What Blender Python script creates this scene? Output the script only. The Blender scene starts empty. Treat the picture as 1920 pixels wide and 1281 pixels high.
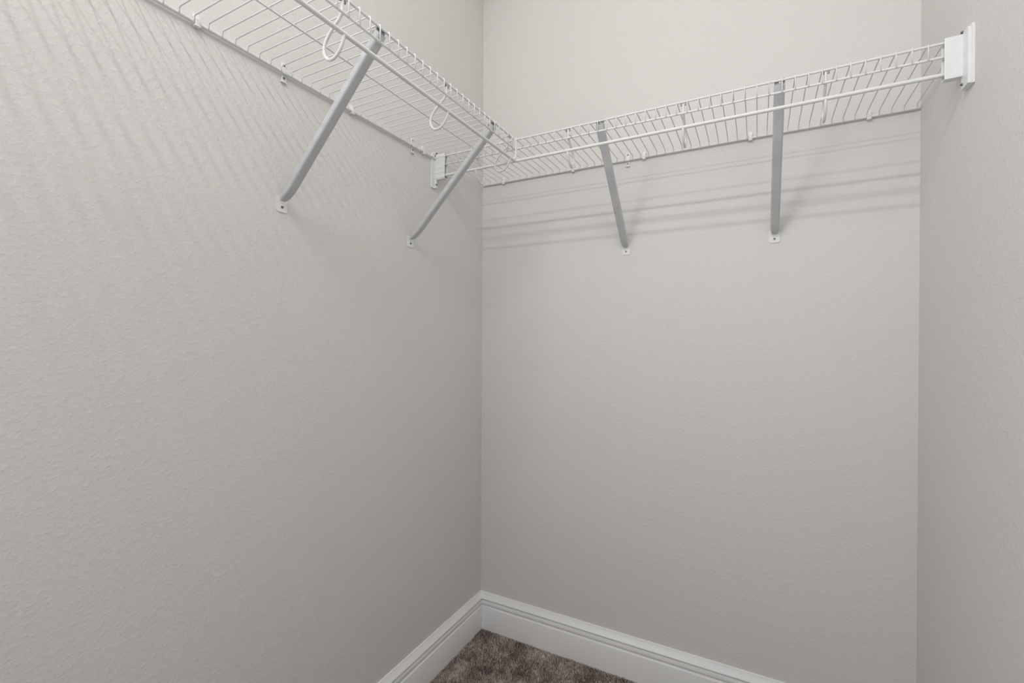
import bpy, bmesh, math, random
import numpy as np
from mathutils import Vector, Matrix

random.seed(7)
rng = np.random.default_rng(7)
SC = bpy.context.scene
COL = SC.collection

# ------------------------------------------------------------------ camera
W = 1.2948            # closet width (left wall x=0, right wall x=W, back wall y=0)
D = 2.80              # closet depth, front wall with the doorway at y=-D
H = 2.44
cam = bpy.data.cameras.new('camera')
cam.sensor_width = 36.0
cam.lens = 863.98 / 1920 * 36.0
cam.clip_start = 0.02
camo = bpy.data.objects.new('camera', cam)
COL.objects.link(camo)
yaw, pitch, roll = 0.48912, -0.00266, 0.00523
f = Vector((-math.sin(yaw) * math.cos(pitch), math.cos(yaw) * math.cos(pitch), math.sin(pitch)))
r0 = Vector((math.cos(yaw), math.sin(yaw), 0))
u0 = r0.cross(f)
r = r0 * math.cos(roll) + u0 * math.sin(roll)
u = -r0 * math.sin(roll) + u0 * math.cos(roll)
M = Matrix((r, u, -f)).transposed().to_4x4()
M.translation = Vector((0.93456, -1.51, 1.09685))
camo.matrix_world = M
SC.camera = camo

# ------------------------------------------------------------------ light and exposure
SC.view_settings.view_transform = 'Standard'
SC.view_settings.look = 'None'
SC.view_settings.gamma = 1.0
SC.view_settings.use_curve_mapping = False
SC.view_settings.exposure = 0.0
world = bpy.data.worlds.new('world')
SC.world = world
world.use_nodes = True
world.node_tree.nodes['Background'].inputs[0].default_value = (0.9, 0.93, 1.0, 1)
world.node_tree.nodes['Background'].inputs[1].default_value = 0.0


def lamp(name, kind, loc, power, color, radius=0.05, size=None, rot=None):
    l = bpy.data.lights.new(name, kind)
    l.energy = power
    l.color = color
    if kind == 'POINT':
        l.shadow_soft_size = radius
    else:
        l.shape = 'RECTANGLE'
        l.size, l.size_y = size
    o = bpy.data.objects.new(name, l)
    o.location = loc
    if rot:
        o.rotation_euler = rot
    COL.objects.link(o)
    return o


# the two thin tubes of the closet's strip light, across the ceiling above and behind the camera
for tube_y in (-1.80, -1.52):
    lamp('strip_light_tube', 'AREA', (0.66, tube_y, 2.40), 4.15, (1.0, 0.974, 0.955), size=(0.72, 0.030),
         rot=(math.radians(50), 0, 0))
# broad fill light added just under the ceiling, over the shelves
lamp('ceiling_fill', 'AREA', (0.65, -0.75, 2.43), 1.5, (1.0, 0.965, 0.945), size=(1.2, 1.4))
# fill lights added in unseen openings in the left wall and behind the camera
lamp('side_fill', 'AREA', (-0.02, -1.95, 1.50), 14.8, (0.985, 1.0, 0.995), size=(0.8, 1.1),
     rot=(math.radians(90), 0, math.radians(-90)))
lamp('front_fill', 'AREA', (0.61, -D - 0.02, 1.35), 4.2, (0.985, 1.0, 0.995), size=(0.8, 1.2),
     rot=(math.radians(90), 0, 0))


# ------------------------------------------------------------------ materials
def srgb(r, g, b):
    c = [v / 255 for v in (r, g, b)]
    return tuple(v / 12.92 if v <= 0.04045 else ((v + 0.055) / 1.055) ** 2.4 for v in c) + (1,)


def mat(name, col, rough=0.5, metal=0.0, spec=0.5):
    m = bpy.data.materials.new(name)
    m.use_nodes = True
    b = m.node_tree.nodes['Principled BSDF']
    b.inputs['Base Color'].default_value = col
    b.inputs['Roughness'].default_value = rough
    b.inputs['Metallic'].default_value = metal
    b.inputs['Specular IOR Level'].default_value = spec
    return m, m.node_tree.nodes, m.node_tree.links, b


def speckle(nt, links, b, c1, c2, scale, detail=3, lo=0.35, hi=0.65):
    tc = nt.new('ShaderNodeTexCoord')
    n = nt.new('ShaderNodeTexNoise')
    n.inputs['Scale'].default_value = scale
    n.inputs['Detail'].default_value = detail
    links.new(tc.outputs['Object'], n.inputs['Vector'])
    rp = nt.new('ShaderNodeValToRGB')
    rp.color_ramp.elements[0].position = lo
    rp.color_ramp.elements[1].position = hi
    rp.color_ramp.elements[0].color = c1
    rp.color_ramp.elements[1].color = c2
    links.new(n.outputs['Fac'], rp.inputs['Fac'])
    links.new(rp.outputs['Color'], b.inputs['Base Color'])
    return tc, n


def wall_paint(name, c):
    m, nt, lk, b = mat(name, c, 0.62, spec=0.3)
    k = 0.985
    tc, n0 = speckle(nt, lk, b, (c[0] * k, c[1] * k, c[2] * k, 1), c, 2.0)
    # sprayed orange peel texture
    n1 = nt.new('ShaderNodeTexNoise')
    n1.inputs['Scale'].default_value = 120
    n1.inputs['Detail'].default_value = 3.0
    n1.inputs['Roughness'].default_value = 0.55
    lk.new(tc.outputs['Object'], n1.inputs['Vector'])
    mr = nt.new('ShaderNodeMapRange')
    mr.inputs['From Min'].default_value = 0.42
    mr.inputs['From Max'].default_value = 0.72
    mr.interpolation_type = 'SMOOTHSTEP'
    lk.new(n1.outputs['Fac'], mr.inputs['Value'])
    bp = nt.new('ShaderNodeBump')
    bp.inputs['Strength'].default_value = 0.27
    bp.inputs['Distance'].default_value = 0.0014
    lk.new(mr.outputs['Result'], bp.inputs['Height'])
    lk.new(bp.outputs['Normal'], b.inputs['Normal'])
    return m


M_WALL = wall_paint('wall_paint', (0.730, 0.719, 0.702, 1))
M_CEIL = wall_paint('ceiling_paint', (0.80, 0.79, 0.77, 1))
M_TRIM, nt, lk, b = mat('trim_enamel', (0.80, 0.80, 0.81, 1), 0.32, spec=0.5)
speckle(nt, lk, b, (0.85, 0.85, 0.86, 1), (0.87, 0.87, 0.88, 1), 6)
M_WIRE, nt, lk, b = mat('white_epoxy_coating', (0.82, 0.82, 0.82, 1), 0.42, spec=0.5)
speckle(nt, lk, b, (0.77, 0.77, 0.77, 1), (0.80, 0.80, 0.80, 1), 30)
M_BRACE, nt, lk, b = mat('white_painted_steel', (0.60, 0.61, 0.65, 1), 0.38, spec=0.5)
speckle(nt, lk, b, (0.58, 0.59, 0.615, 1), (0.61, 0.62, 0.64, 1), 20)
M_PLASTIC, nt, lk, b = mat('white_plastic', (0.86, 0.87, 0.87, 1), 0.35, spec=0.5)
speckle(nt, lk, b, (0.80, 0.81, 0.82, 1), (0.83, 0.84, 0.85, 1), 40)
b.inputs['Subsurface Weight'].default_value = 0.0
M_SCREW, nt, lk, b = mat('screw_steel', (0.20, 0.20, 0.21, 1), 0.4, 0.8)
speckle(nt, lk, b, (0.13, 0.13, 0.14, 1), (0.25, 0.25, 0.26, 1), 300)
M_SHADE_GREY, nt, lk, b = mat('shade_grey', (0.30, 0.30, 0.31, 1), 0.45, 0.3)  # grey stands for the shaded gap beneath the front wire
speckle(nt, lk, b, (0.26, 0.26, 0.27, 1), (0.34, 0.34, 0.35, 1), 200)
M_BACK, nt, lk, b = mat('carpet_backing', (0.10, 0.08, 0.07, 1), 0.95, spec=0.1)
speckle(nt, lk, b, (0.08, 0.06, 0.05, 1), (0.13, 0.105, 0.09, 1), 120)

# carpet pile: colour changes from tuft to tuft and in soft brushed patches
M_PILE, nt, lk, b = mat('carpet_pile', (0.3, 0.24, 0.2, 1), 0.9, spec=0.15)
at = nt.new('ShaderNodeAttribute')
at.attribute_name = 'tuft_colour'
lk.new(at.outputs['Color'], b.inputs['Base Color'])


# ------------------------------------------------------------------ mesh helpers
def new_mesh(name, verts, faces, m, smooth=False, recalc=True):
    me = bpy.data.meshes.new(name)
    me.from_pydata([tuple(v) for v in verts], [], faces)
    if recalc:
        bm = bmesh.new()
        bm.from_mesh(me)
        bmesh.ops.recalc_face_normals(bm, faces=bm.faces)
        bm.to_mesh(me)
        bm.free()
    if smooth:
        for p in me.polygons:
            p.use_smooth = True
    me.materials.append(m)
    return me


class MB:
    """collects shapes into one mesh"""

    def __init__(s):
        s.v, s.f = [], []

    def add(s, v, f):
        o = len(s.v)
        s.v += [tuple(p) for p in v]
        s.f += [[i + o for i in q] for q in f]
        return s

    def box(s, a, b):
        x0, y0, z0 = [min(p) for p in zip(a, b)]
        x1, y1, z1 = [max(p) for p in zip(a, b)]
        v = [(x0, y0, z0), (x1, y0, z0), (x1, y1, z0), (x0, y1, z0),
             (x0, y0, z1), (x1, y0, z1), (x1, y1, z1), (x0, y1, z1)]
        return s.add(v, [[0, 3, 2, 1], [4, 5, 6, 7], [0, 1, 5, 4], [1, 2, 6, 5], [2, 3, 7, 6], [3, 0, 4, 7]])

    def rbox(s, a, b, rad, seg=2):
        bm = bmesh.new()
        bmesh.ops.create_cube(bm, size=1.0)
        c = [(p + q) / 2 for p, q in zip(a, b)]
        d = [abs(q - p) for p, q in zip(a, b)]
        for v in bm.verts:
            v.co = Vector((c[i] + v.co[i] * d[i] for i in range(3)))
        bmesh.ops.bevel(bm, geom=list(bm.edges), offset=rad, segments=seg, affect='EDGES', profile=0.5)
        bm.verts.index_update()
        s.add([v.co[:] for v in bm.verts], [[v.index for v in fc.verts] for fc in bm.faces])
        bm.free()
        return s

    def tube(s, pts, rad, n=10, cap=True):
        pts = [Vector(p) for p in pts]
        rads = rad if isinstance(rad, (list, tuple)) else [rad] * len(pts)
        t0 = (pts[1] - pts[0]).normalized()
        ref = Vector((0, 0, 1)) if abs(t0.z) < 0.9 else Vector((1, 0, 0))
        nrm = t0.cross(ref).normalized()
        vs, prev = [], t0
        for i, p in enumerate(pts):
            if i == 0:
                t = t0
            elif i == len(pts) - 1:
                t = (pts[i] - pts[i - 1]).normalized()
            else:
                t = ((pts[i] - pts[i - 1]).normalized() + (pts[i + 1] - pts[i]).normalized()).normalized()
            q = prev.rotation_difference(t)
            nrm = q @ nrm
            prev = t
            bn = t.cross(nrm)
            for k in range(n):
                a = 2 * math.pi * k / n
                vs.append(p + (nrm * math.cos(a) + bn * math.sin(a)) * rads[i])
        fs = []
        for i in range(len(pts) - 1):
            for k in range(n):
                k2 = (k + 1) % n
                fs.append([i * n + k, i * n + k2, (i + 1) * n + k2, (i + 1) * n + k])
        if cap:
            fs.append(list(range(n))[::-1])
            e = (len(pts) - 1) * n
            fs.append([e + k for k in range(n)])
        return s.add(vs, fs)

    def prism(s, outline, axis, a, b):
        """outline of 2D points in the plane of the two other axes, pushed along axis from a to b"""
        def P(p, t):
            q = list(p)
            q.insert(axis, t)
            return tuple(q)
        n = len(outline)
        v = [P(p, a) for p in outline] + [P(p, b) for p in outline]
        fs = [[i, (i + 1) % n, (i + 1) % n + n, i + n] for i in range(n)]
        fs += [list(range(n))[::-1], [n + i for i in range(n)]]
        return s.add(v, fs)

    def mesh(s, name, m, smooth=False):
        return new_mesh(name, s.v, s.f, m, smooth)


def smooth_by_angle(me, ang=35):
    bm = bmesh.new()
    bm.from_mesh(me)
    for fc in bm.faces:
        fc.smooth = True
    for e in bm.edges:
        if len(e.link_faces) == 2 and e.calc_face_angle(0) > math.radians(ang):
            e.smooth = False
    bm.to_mesh(me)
    bm.free()


def part(name, me, parent, loc=(0, 0, 0), label=None, kind=None):
    o = bpy.data.objects.new(name, me)
    o.parent = parent
    o.location = loc
    if label:
        o['label'] = label
    if kind:
        o['kind'] = kind
    COL.objects.link(o)
    return o


def thing(name, label, cat, loc, rz=0.0, group=None):
    o = bpy.data.objects.new(name, None)
    o.empty_display_size = 0.02
    o.location = loc
    o.rotation_euler = (0, 0, rz)
    o['label'] = label
    o['category'] = cat
    if group:
        o['group'] = group
    COL.objects.link(o)
    return o


def copy_thing(root, loc, rz, label):
    n = root.copy()
    COL.objects.link(n)
    n.location = loc
    n.rotation_euler = (0, 0, rz)
    n['label'] = label
    for ch in [c for c in bpy.data.objects if c.parent == root]:
        c = ch.copy()
        COL.objects.link(c)
        c.parent = n
        for g in [k for k in bpy.data.objects if k.parent == ch]:
            d = g.copy()
            COL.objects.link(d)
            d.parent = c
    return n


def struct(name, me, loc=(0, 0, 0)):
    o = bpy.data.objects.new(name, me)
    o.location = loc
    o['kind'] = 'structure'
    COL.objects.link(o)
    return o


# ------------------------------------------------------------------ room shell
T = 0.10
mb = MB().box((-T, 0, 0), (W + T, T, H))
struct('wall_back', mb.mesh('wall_back', M_WALL))
mb = MB().box((-T, -1.53, 0), (0, 0, H)).box((-T, -D - T, 0), (0, -2.37, H)).box((-T, -2.37, 2.07), (0, -1.53, H))
struct('wall_left', mb.mesh('wall_left', M_WALL))
mb = MB().box((W, -D - T, 0), (W + T, 0, H))
struct('wall_right', mb.mesh('wall_right', M_WALL))
mb = MB().box((0, -D - T, 0), (0.20, -D, H)).box((1.02, -D - T, 0), (W, -D, H)).box((0.20, -D - T, 2.05), (1.02, -D, H))
struct('wall_front', mb.mesh('wall_front', M_WALL))
mb = MB().box((-T, -D - T, H), (W + T, T, H + T))
struct('ceiling', mb.mesh('ceiling', M_CEIL))
mb = MB().box((-T, -D - T, -0.06), (W + T, T, -0.008))
floor = struct('floor', mb.mesh('floor', M_BACK))
floor['label'] = 'brown cut pile carpet on the closet floor'

# baseboards: tall face, two coves and a sloping cap, mitred in the corners
# profile as (distance from wall, height)
BASE = [(0.0, 0.0), (0.0160, 0.0), (0.0160, 0.0835), (0.0156, 0.0848), (0.0142, 0.0855), (0.0108, 0.0868), (0.0100, 0.0885),
        (0.0108, 0.0905), (0.0136, 0.0925), (0.0146, 0.0950), (0.0140, 0.1000), (0.0124, 0.1052), (0.0092, 0.1068), (0.0084, 0.1086),
        (0.0095, 0.1102), (0.0140, 0.1116), (0.0150, 0.1132), (0.0144, 0.1150), (0.0116, 0.1188), (0.0084, 0.1234),
        (0.0056, 0.1284), (0.0042, 0.1314), (0.0034, 0.1338), (0.0020, 0.1348), (0.0, 0.1348)]
DZ = -0.008


def baseboard(name, path):
    """path(d) gives the two end points of the run at distance d from the wall"""
    v, n = [], len(BASE)
    for e in range(2):
        for d, z in BASE:
            p = path(d)[e]
            v.append((p[0], p[1], z if z > 0 else DZ))
    fs = [[i, (i + 1) % n, (i + 1) % n + n, i + n] for i in range(n)]
    fs += [list(range(n)), [n + i for i in range(n)]]
    me = new_mesh(name, v, fs, M_TRIM)
    smooth_by_angle(me, 30)
    struct(name, me)


G = 0.0003
baseboard('baseboard_back', lambda d: ((d, -d - G), (W - d, -d - G)))
baseboard('baseboard_left', lambda d: ((d + G, -d), (d + G, -1.53)))
baseboard('baseboard_right', lambda d: ((W - d - G, -d), (W - d - G, -D)))

# ------------------------------------------------------------------ carpet pile (only where it can be seen at close range it is dense)
def carpet():
    x0, x1, y0, y1 = 0.0155, W - 0.0155, -1.60, -0.0155
    pitch = 0.0023
    xs = np.arange(x0, x1, pitch)
    ys = np.arange(y0, y1, pitch)
    X, Y = np.meshgrid(xs, ys)
    X = X.ravel() + rng.uniform(-.5, .5, X.size) * pitch
    Y = Y.ravel() + rng.uniform(-.5, .5, Y.size) * pitch
    n = X.size

    def field(cell, amp=1.0):
        gx, gy = int((x1 - x0) / cell) + 3, int((y1 - y0) / cell) + 3
        g = rng.normal(0, 1, (gy, gx))
        fx = np.clip((X - x0) / cell, 0, gx - 2.001)
        fy = np.clip((Y - y0) / cell, 0, gy - 2.001)
        ix, iy = fx.astype(int), fy.astype(int)
        tx, ty = fx - ix, fy - iy
        tx, ty = tx * tx * (3 - 2 * tx), ty * ty * (3 - 2 * ty)
        return amp * ((g[iy, ix] * (1 - tx) + g[iy, ix + 1] * tx) * (1 - ty) + (g[iy + 1, ix] * (1 - tx) + g[iy + 1, ix + 1] * tx) * ty)

    lean = field(0.05, 0.35) + field(0.02, 0.35)
    lean2 = field(0.05, 0.35) + field(0.02, 0.35)
    hgt = 0.0105 + field(0.012, 0.0006) + rng.normal(0, 0.0009, n)
    tone = field(0.060, 0.30) + field(0.025, 0.26) + field(0.007, 0.22) + rng.normal(0, 0.55, n)
    lx = (lean + rng.normal(0, .45, n)) * 0.004
    ly = (lean2 + rng.normal(0, .45, n)) * 0.004
    lx = np.where(X < 0.025, np.abs(lx), lx)
    ly = np.where(Y > -0.025, -np.abs(ly), ly)
    ang = rng.uniform(0, np.pi, n)
    w = rng.uniform(0.0009, 0.0014, n)
    cx, cy = np.cos(ang) * w, np.sin(ang) * w
    zb = np.full(n, -0.0085)
    V = np.empty((n, 4, 3), np.float32)
    V[:, 0] = np.stack([X - cx, Y - cy, zb], 1)
    V[:, 1] = np.stack([X + cx, Y + cy, zb], 1)
    V[:, 2] = np.stack([X + lx + cx * .55, Y + ly + cy * .55, zb + hgt], 1)
    V[:, 3] = np.stack([X + lx - cx * .55, Y + ly - cy * .55, zb + hgt], 1)
    V[:, :, 0] = np.clip(V[:, :, 0], x0, x1)
    V[:, :, 1] = np.clip(V[:, :, 1], y0, y1)
    me = bpy.data.meshes.new('carpet_pile')
    me.vertices.add(n * 4)
    me.vertices.foreach_set('co', V.ravel())
    me.loops.add(n * 4)
    me.loops.foreach_set('vertex_index', np.arange(n * 4, dtype=np.int32))
    me.polygons.add(n)
    me.polygons.foreach_set('loop_start', np.arange(0, n * 4, 4, dtype=np.int32))
    me.update(calc_edges=True)
    a = me.attributes.new('tuft_colour', 'FLOAT_COLOR', 'POINT')
    t = np.clip(0.5 + tone * 0.42, 0, 1)[:, None]
    c0 = np.array([0.225, 0.176, 0.154])
    c1 = np.array([0.96, 0.84, 0.77])
    c = c0 + (c1 - c0) * t ** 1.3
    C4 = np.ones((n, 4, 4), np.float32)
    C4[:, :, :3] = c[:, None, :]
    a.data.foreach_set('color', C4.ravel())
    me.materials.append(M_PILE)
    part('carpet_pile', me, floor, kind='stuff')


carpet()

# ------------------------------------------------------------------ wire shelves
# local frame of everything hung on a wall: x along the wall, y = -(distance from the wall)
Z_TOP, Z_LIP, Z_ROD, Z_BACK = 1.6930, 1.6655, 1.6300, 1.6868
FRONT = 0.2950
R_LONG, R_DECK, R_ROD = 0.0026, 0.00135, 0.0043
Z_DECK = Z_TOP + R_LONG + R_DECK - 0.0004


def straight(name, a, b, rad, n=12):
    me = MB().tube([a, b], rad, n).mesh(name, M_WIRE)
    smooth_by_angle(me, 40)
    return me


# one deck wire: foot on the back wire, across the deck, over the front wire, down to the lip wire
yb, yf = -0.0090, -(FRONT + R_LONG + R_DECK - 0.0002)
dw = [(0, yb, Z_BACK - 0.001), (0, yb - 0.0003, Z_DECK - 0.004), (0, yb - 0.002, Z_DECK - 0.0012), (0, yb - 0.005, Z_DECK),
      (0, yf + 0.005, Z_DECK), (0, yf + 0.0017, Z_DECK - 0.0006), (0, yf + 0.0004, Z_DECK - 0.0022), (0, yf, Z_DECK - 0.005),
      (0, yf, Z_LIP - 0.0026)]
ME_DECK = MB().tube(dw, R_DECK, 6).mesh('deck_wire', M_WIRE, True)

# rod hook: from the front wire down behind the lip, back under and round to the rod
def catmull(P, k=5):
    P = [Vector(p) for p in P]
    out = []
    for i in range(len(P) - 1):
        p0, p1, p2, p3 = P[max(i - 1, 0)], P[i], P[i + 1], P[min(i + 2, len(P) - 1)]
        for j in range(k):
            t = j / k
            out.append(0.5 * ((2 * p1) + (p2 - p0) * t + (2 * p0 - 5 * p1 + 4 * p2 - p3) * t * t + (3 * p1 - p0 - 3 * p2 + p3) * t ** 3))
    out.append(P[-1])
    return out


hk = [(0.2915, 1.6900), (0.2912, 1.6800), (0.2900, 1.6680), (0.2830, 1.6590), (0.2690, 1.6485), (0.2530, 1.6330), (0.2460, 1.6180),
      (0.2490, 1.6030), (0.2590, 1.5945), (0.2710, 1.5945), (0.2820, 1.6010), (0.2900, 1.6110), (0.2945, 1.6215), (0.2955, 1.6290)]
ME_HOOK = MB().tube(catmull([(0, -d, z) for d, z in hk], 4), 0.0031, 10).mesh('rod_hook', M_WIRE, True)
ME_TAB = MB().rbox((-0.0075, -0.2935, 1.6860), (0.0075, -0.2895, 1.6908), 0.0008).mesh('hook_tab', M_SHADE_GREY)  # tab coloured dark for the shade under the front wire


def wire_shelf(label, rz, s0, s1, deck, hooks, mid, back):
    base = Vector((0, 0, Z_ROD))
    root = thing('wire_shelf', label, 'shelf', base, rz, 'white wire closet shelves')
    off = (0, 0, -Z_ROD)
    part('back_wire', straight('back_wire', (back[0], -0.0062, Z_BACK), (back[1], -0.0062, Z_BACK), 0.0033), root, off)
    part('middle_wire', straight('middle_wire', (mid[0], -0.1535, Z_DECK - R_DECK - 0.0017), (mid[1], -0.1535, Z_DECK - R_DECK - 0.0017), 0.0019), root, off)
    part('front_wire', straight('front_wire', (s0, -FRONT, Z_TOP), (s1, -FRONT, Z_TOP), R_LONG), root, off)
    part('lip_wire', straight('lip_wire', (s0, -FRONT, Z_LIP), (s1, -FRONT, Z_LIP), R_LONG), root, off)
    part('hanging_rod', straight('hanging_rod', (s0, -FRONT, Z_ROD), (s1, -FRONT, Z_ROD), R_ROD, 16), root, off)
    for s in deck:
        part('deck_wire', ME_DECK, root, (s, 0, -Z_ROD))
    for s in hooks:
        h = part('rod_hook', ME_HOOK, root, (s, 0, -Z_ROD))
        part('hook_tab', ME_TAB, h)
    return root


BX = W - 0.0363       # where the end bracket's box starts
wire_shelf('white wire shelf with hanging rod running across the back wall', 0.0, 0.012, W - 0.012,
           [1.2605 + 0.0254 - 0.0254 * k for k in range(51)], [0.157, 0.4620, 0.7680, 1.0640], (0.005, W - 0.006), (0.006, W - 0.003))
left_shelf = wire_shelf('white wire shelf with hanging rod running along the left wall', math.pi / 2, -1.50, -0.2975,
                        [-0.3213 - 0.0254 * k for k in range(47)], [-0.329, -0.634, -0.939, -1.244],
                        (-1.50, -0.3200), (-1.50, -0.2985))

# corner connector that clips the left shelf's front edge to the back shelf
mb = MB()
c = 0.2990
mb.tube([(-c, -c, Z_ROD - 0.002), (-c, -c, Z_TOP + 0.004)], 0.0026, 10)
for z, rr in ((Z_TOP, 0.0040), (Z_LIP, 0.0040)):
    mb.tube([(-0.3105, -FRONT, z), (-0.2985, -FRONT, z)], rr, 10)
mb.rbox((-0.3080, -0.2990, Z_LIP), (-0.3030, -0.2920, Z_TOP), 0.001)
mb.rbox((-0.3060, -0.3010, Z_ROD + 0.002), (-0.2985, -0.2940, Z_ROD + 0.010), 0.001)
me = mb.mesh('corner_connector', M_PLASTIC)
smooth_by_angle(me, 40)
part('corner_connector', me, left_shelf, (0, 0, -Z_ROD), label='small white plastic corner connector')

# ------------------------------------------------------------------ diagonal support brackets
def support_bracket():
    t = thing('support_bracket', 'white diagonal steel support bracket under the back wall shelf, nearer the left corner', 'bracket',
              (0.5530, 0, 1.3785), 0.0, 'diagonal support brackets under the wire shelves')
    oz = -1.3785
    # brace: a channel, open side up, swept from the foot to the front wire
    A = Vector((0, -0.0035, 1.4040))
    B = Vector((0, -0.2900, 1.6880))
    ax = (B - A).normalized()
    dn = Vector((0, -ax.z, ax.y))     # outward, away from the wall and down
    if dn.z > 0:
        dn = -dn
    half, dep = 0.0112, 0.0130
    def section(w, d, n=5):
        pts = [(-w, 0.0)]
        rr = min(0.0055, d * 0.6, w * 0.7)
        for k in range(n + 1):
            a = math.pi * 0.5 * k / n
            pts.append((-w + rr - rr * math.cos(a), d - rr + rr * math.sin(a)))
        for k in range(n + 1):
            a = math.pi * 0.5 * (1 - k / n)
            pts.append((w - rr + rr * math.cos(a), d - rr + rr * math.sin(a)))
        pts.append((w, 0.0))
        return pts
    st = [(0.0, 0.0062, 0.0030), (0.004, 0.0078, 0.0058), (0.010, 0.0092, 0.0084), (0.018, 0.0102, 0.0106), (0.028, 0.0109, 0.0123), (0.12, half, dep), (0.5, half, dep), (0.97, half, dep), (1.0, half, dep * .8)]
    L = (B - A).length
    th = 0.0014
    rings, inner = [], []
    for f_, w_, d_ in st:
        s = f_ * L if f_ > 0.04 else f_ * 1.0
        c_ = A + ax * (s if f_ > 0.04 else f_)
        o_ = section(w_, d_)
        i_ = section(w_ - th, d_ - th)
        rings.append([c_ + Vector((p, 0, 0)) + dn * q for p, q in o_])
        inner.append([c_ + Vector((p, 0, 0)) + dn * q for p, q in i_])
    n = len(rings[0])
    v, fs = [], []
    for R_, I_ in zip(rings, inner):
        v += R_ + I_[::-1]
    m = 2 * n
    for i in range(len(rings) - 1):
        for k in range(m):
            k2 = (k + 1) % m
            fs.append([i * m + k, i * m + k2, (i + 1) * m + k2, (i + 1) * m + k])
    for e in (0, (len(rings) - 1) * m):
        for k in range(n - 1):
            fs.append([e + k, e + k + 1, e + m - 2 - k, e + m - 1 - k])
    me = new_mesh('brace', v, fs, M_BRACE)
    smooth_by_angle(me, 50)
    brace = part('brace', me, t, (0, 0, oz))
    # head: jaw that grips the front wire
    mb = MB()
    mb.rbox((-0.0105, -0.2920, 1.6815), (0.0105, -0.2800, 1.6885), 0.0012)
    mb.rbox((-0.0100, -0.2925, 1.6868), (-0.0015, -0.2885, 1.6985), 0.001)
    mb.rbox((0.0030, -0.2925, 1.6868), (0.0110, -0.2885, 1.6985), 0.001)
    part('wire_jaw', mb.mesh('wire_jaw', M_SHADE_GREY), t, (0, 0, oz), label='jaw gripping the front wire, greyed to look shaded')
    # foot plate, lower corners rounded
    w, z0, z1, rr = 0.0135, 1.3785, 1.4115, 0.005
    out = [(-w, z1), (-w, z0 + rr)]
    for k in range(1, 5):
        a = math.pi / 2 * k / 4
        out.append((-w + rr - rr * math.cos(a), z0 + rr - rr * math.sin(a)))
    for k in range(0, 5):
        a = math.pi / 2 * k / 4
        out.append((w - rr + rr * math.sin(a), z0 + rr - rr * math.cos(a)))
    out.append((w, z1))
    mb = MB().prism(out, 1, -0.0022, -0.0002)
    part('foot_plate', mb.mesh('foot_plate', M_PLASTIC), t, (0, 0, oz))
    mb = MB().tube([(0, -0.0020, 1.3895), (0, -0.0042, 1.3895)], [0.0030, 0.0024], 12)
    mb.tube([(0, -0.0040, 1.3895), (0, -0.0046, 1.3895)], 0.0011, 6)
    part('screw', mb.mesh('screw', M_SCREW), t, (0, 0, oz), label='dark screw head')
    return t


sb = support_bracket()
copy_thing(sb, (0.9760, 0, 1.3785), 0.0, 'white diagonal steel support bracket under the back wall shelf, nearer the right wall')
copy_thing(sb, (0, -0.4180, 1.3785), math.pi / 2, 'white diagonal steel support bracket on the left wall, nearer the corner')
copy_thing(sb, (0, -0.8470, 1.3785), math.pi / 2, 'large white diagonal steel support bracket on the left wall, nearest the viewer')


# ------------------------------------------------------------------ end brackets
def end_bracket(sign, wall_x, label, front, ins_k, clip, depth):
    """sign -1: plate on the right wall, box reaching towards -x; +1 mirrored on the left wall"""
    z0 = 1.588
    t = thing('end_bracket', label, 'bracket', (wall_x, -0.30, z0), 0.0, 'end brackets of the back wall shelf')
    def X(d):
        return sign * d
    def bx(mb, d0, d1, y0, y1, za, zb, rad=0.0010):
        mb.rbox((X(d0), y0 + 0.30, za - z0), (X(d1), y1 + 0.30, zb - z0), rad)
    mb = MB()
    # stepped wall plate with clipped upper corner
    for d0, d1, ins in ((0.0002, 0.0045, 0.0), (0.0045, 0.0095, 0.0035)):
        ya, yb_, za, zb = front + ins * ins_k, -0.2940 - ins * .3, 1.5900 + ins * 0.6, 1.7050 - ins
        o = [(ya, za), (yb_, za), (yb_, zb - 0.006), (yb_ - 0.006, zb), (ya + clip, zb), (ya, zb - clip * 1.3)]
        mb.prism([(p + 0.30, q - z0) for p, q in o], 0, X(d0), X(d1))
    part('wall_plate', mb.mesh('wall_plate', M_PLASTIC), t)
    mb = MB()
    dpt = depth
    yF, yB = -0.3035, -0.2860
    bx(mb, 0.008, dpt, yF, yF + 0.0022, 1.6170, 1.6990)            # front cheek
    bx(mb, 0.008, dpt + 0.0005, yB - 0.0022, yB, 1.6190, 1.6980)   # rear cheek
    bx(mb, 0.008, dpt, yF + 0.001, yB - 0.001, 1.6170, 1.6190)     # bottom
    bx(mb, 0.008, dpt, yF + 0.001, yB - 0.001, 1.6975, 1.6990, 0.0006)
    part('socket_box', mb.mesh('socket_box', M_PLASTIC), t)
    mb = MB()
    nr = 9
    for k in range(nr):                                             # fine moulded ribs on the cheek
        zc = 1.6235 + k * 0.0086
        mb.rbox((X(0.0125), yF + 0.29985, zc - 0.0028 - z0), (X(dpt - 0.0035), yF + 0.3004, zc + 0.0028 - z0), 0.0001, 1)
    part('cheek_ribs', mb.mesh('cheek_ribs', M_PLASTIC), t)
    for y, z in ((-0.3020, 1.7030), (-0.3020, 1.6015)):
        q = MB().tube([(X(0.0090), y + 0.30, z - z0), (X(0.0125), y + 0.30, z - z0)], [0.0030, 0.0022], 12)
        part('screw', q.mesh('screw', M_SCREW), t, label='grey screw head')
    return t


end_bracket(-1, W, 'white plastic end bracket holding the back shelf on the right wall', -0.3310, 1.0, 0.004, 0.0363)
end_bracket(1, 0.0, 'small white plastic end bracket on the left wall near the corner', -0.3200, 4.9, 0.009, 0.0430)


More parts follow.
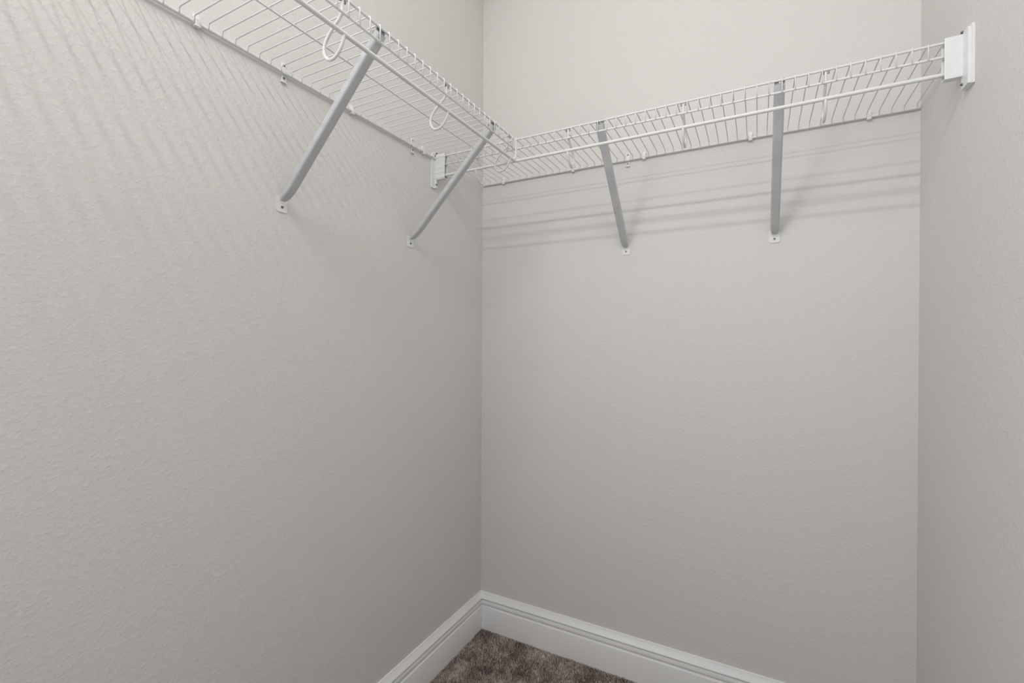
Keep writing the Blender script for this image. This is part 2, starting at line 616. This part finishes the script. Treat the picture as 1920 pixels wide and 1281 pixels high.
# ------------------------------------------------------------------ wall clips holding the back wires
def clip_plain():
    t = thing('wall_clip', '', 'clip', (0, 0, 1.680), 0, 'plain wall clips along the back wires')
    mb = MB()
    oz = -1.680
    mb.tube([(0, -0.0004, 1.7000 + oz), (0, -0.0050, 1.7000 + oz)], [0.0058, 0.0050], 16)
    mb.rbox((-0.0048, -0.0078, 1.6890 + oz), (0.0048, -0.0004, 1.6985 + oz), 0.0012)
    mb.rbox((-0.0044, -0.0108, 1.6820 + oz), (0.0044, -0.0086, 1.6925 + oz), 0.0009)
    mb.rbox((-0.0056, -0.0108, 1.6792 + oz), (0.0056, -0.0004, 1.6824 + oz), 0.0009)
    me = mb.mesh('clip_body', M_PLASTIC)
    smooth_by_angle(me, 40)
    part('clip_body', me, t)
    q = MB().tube([(0, -0.0048, 1.7000 + oz), (0, -0.0060, 1.7000 + oz)], [0.0022, 0.0018], 10)
    part('pin', q.mesh('pin', M_PLASTIC), t)
    return t


def clip_screwed():
    t = thing('screwed_wall_clip', '', 'clip', (0, 0, 1.670), 0, 'screwed wall clips above the support brackets')
    mb = MB()
    oz = -1.670
    mb.rbox((-0.0062, -0.0030, 1.6670 + oz), (0.0062, -0.0003, 1.7110 + oz), 0.0011)
    mb.rbox((-0.0058, -0.0100, 1.6828 + oz), (0.0058, -0.0004, 1.6842 + oz), 0.0005)
    mb.rbox((-0.0058, -0.0108, 1.6828 + oz), (0.0058, -0.0088, 1.6935 + oz), 0.0008)
    mb.rbox((-0.0070, -0.0055, 1.6658 + oz), (0.0070, -0.0003, 1.6682 + oz), 0.0008)
    me = mb.mesh('clip_body', M_PLASTIC)
    smooth_by_angle(me, 40)
    part('clip_body', me, t)
    for z in (1.7045, 1.6760):
        q = MB().tube([(0, -0.0028, z + oz), (0, -0.0052, z + oz)], [0.0029, 0.0022], 12)
        part('screw', q.mesh('screw', M_SCREW), t, label='dark screw head')
    return t


def place(builder, spots, z):
    first = None
    for s, left, label in spots:
        loc = (0, s, z) if left else (s, 0, z)
        rz = math.pi / 2 if left else 0.0
        if first is None:
            first = builder()
            first.location = loc
            first.rotation_euler = (0, 0, rz)
            first['label'] = label
        else:
            copy_thing(first, loc, rz, label)


place(clip_plain, [
    (-1.0262, True, 'white plastic wall clip on the left wall, farthest from the corner'),
    (-0.6520, True, 'white plastic wall clip on the left wall, just behind the big diagonal bracket'),
    (-0.3640, True, 'white plastic wall clip on the left wall, beside the small end bracket'),
    (0.0956, False, 'white plastic wall clip on the back wall, nearest the left corner'),
    (0.3697, False, 'white plastic wall clip on the back wall, left of the first diagonal bracket'),
    (0.6107, False, 'white plastic wall clip on the back wall, right next to the screwed clip'),
    (0.9135, False, 'white plastic wall clip on the back wall, left of the bracket nearer the right wall'),
    (1.1893, False, 'white plastic wall clip on the back wall, nearest the right wall')], 1.680)
place(clip_screwed, [
    (-0.8445, True, 'white wall clip with two dark screws on the left wall, above the big bracket foot'),
    (-0.4119, True, 'white wall clip with dark screws on the left wall, above the small bracket foot'),
    (0.5577, False, 'white wall clip with two dark screws on the back wall')], 1.670)
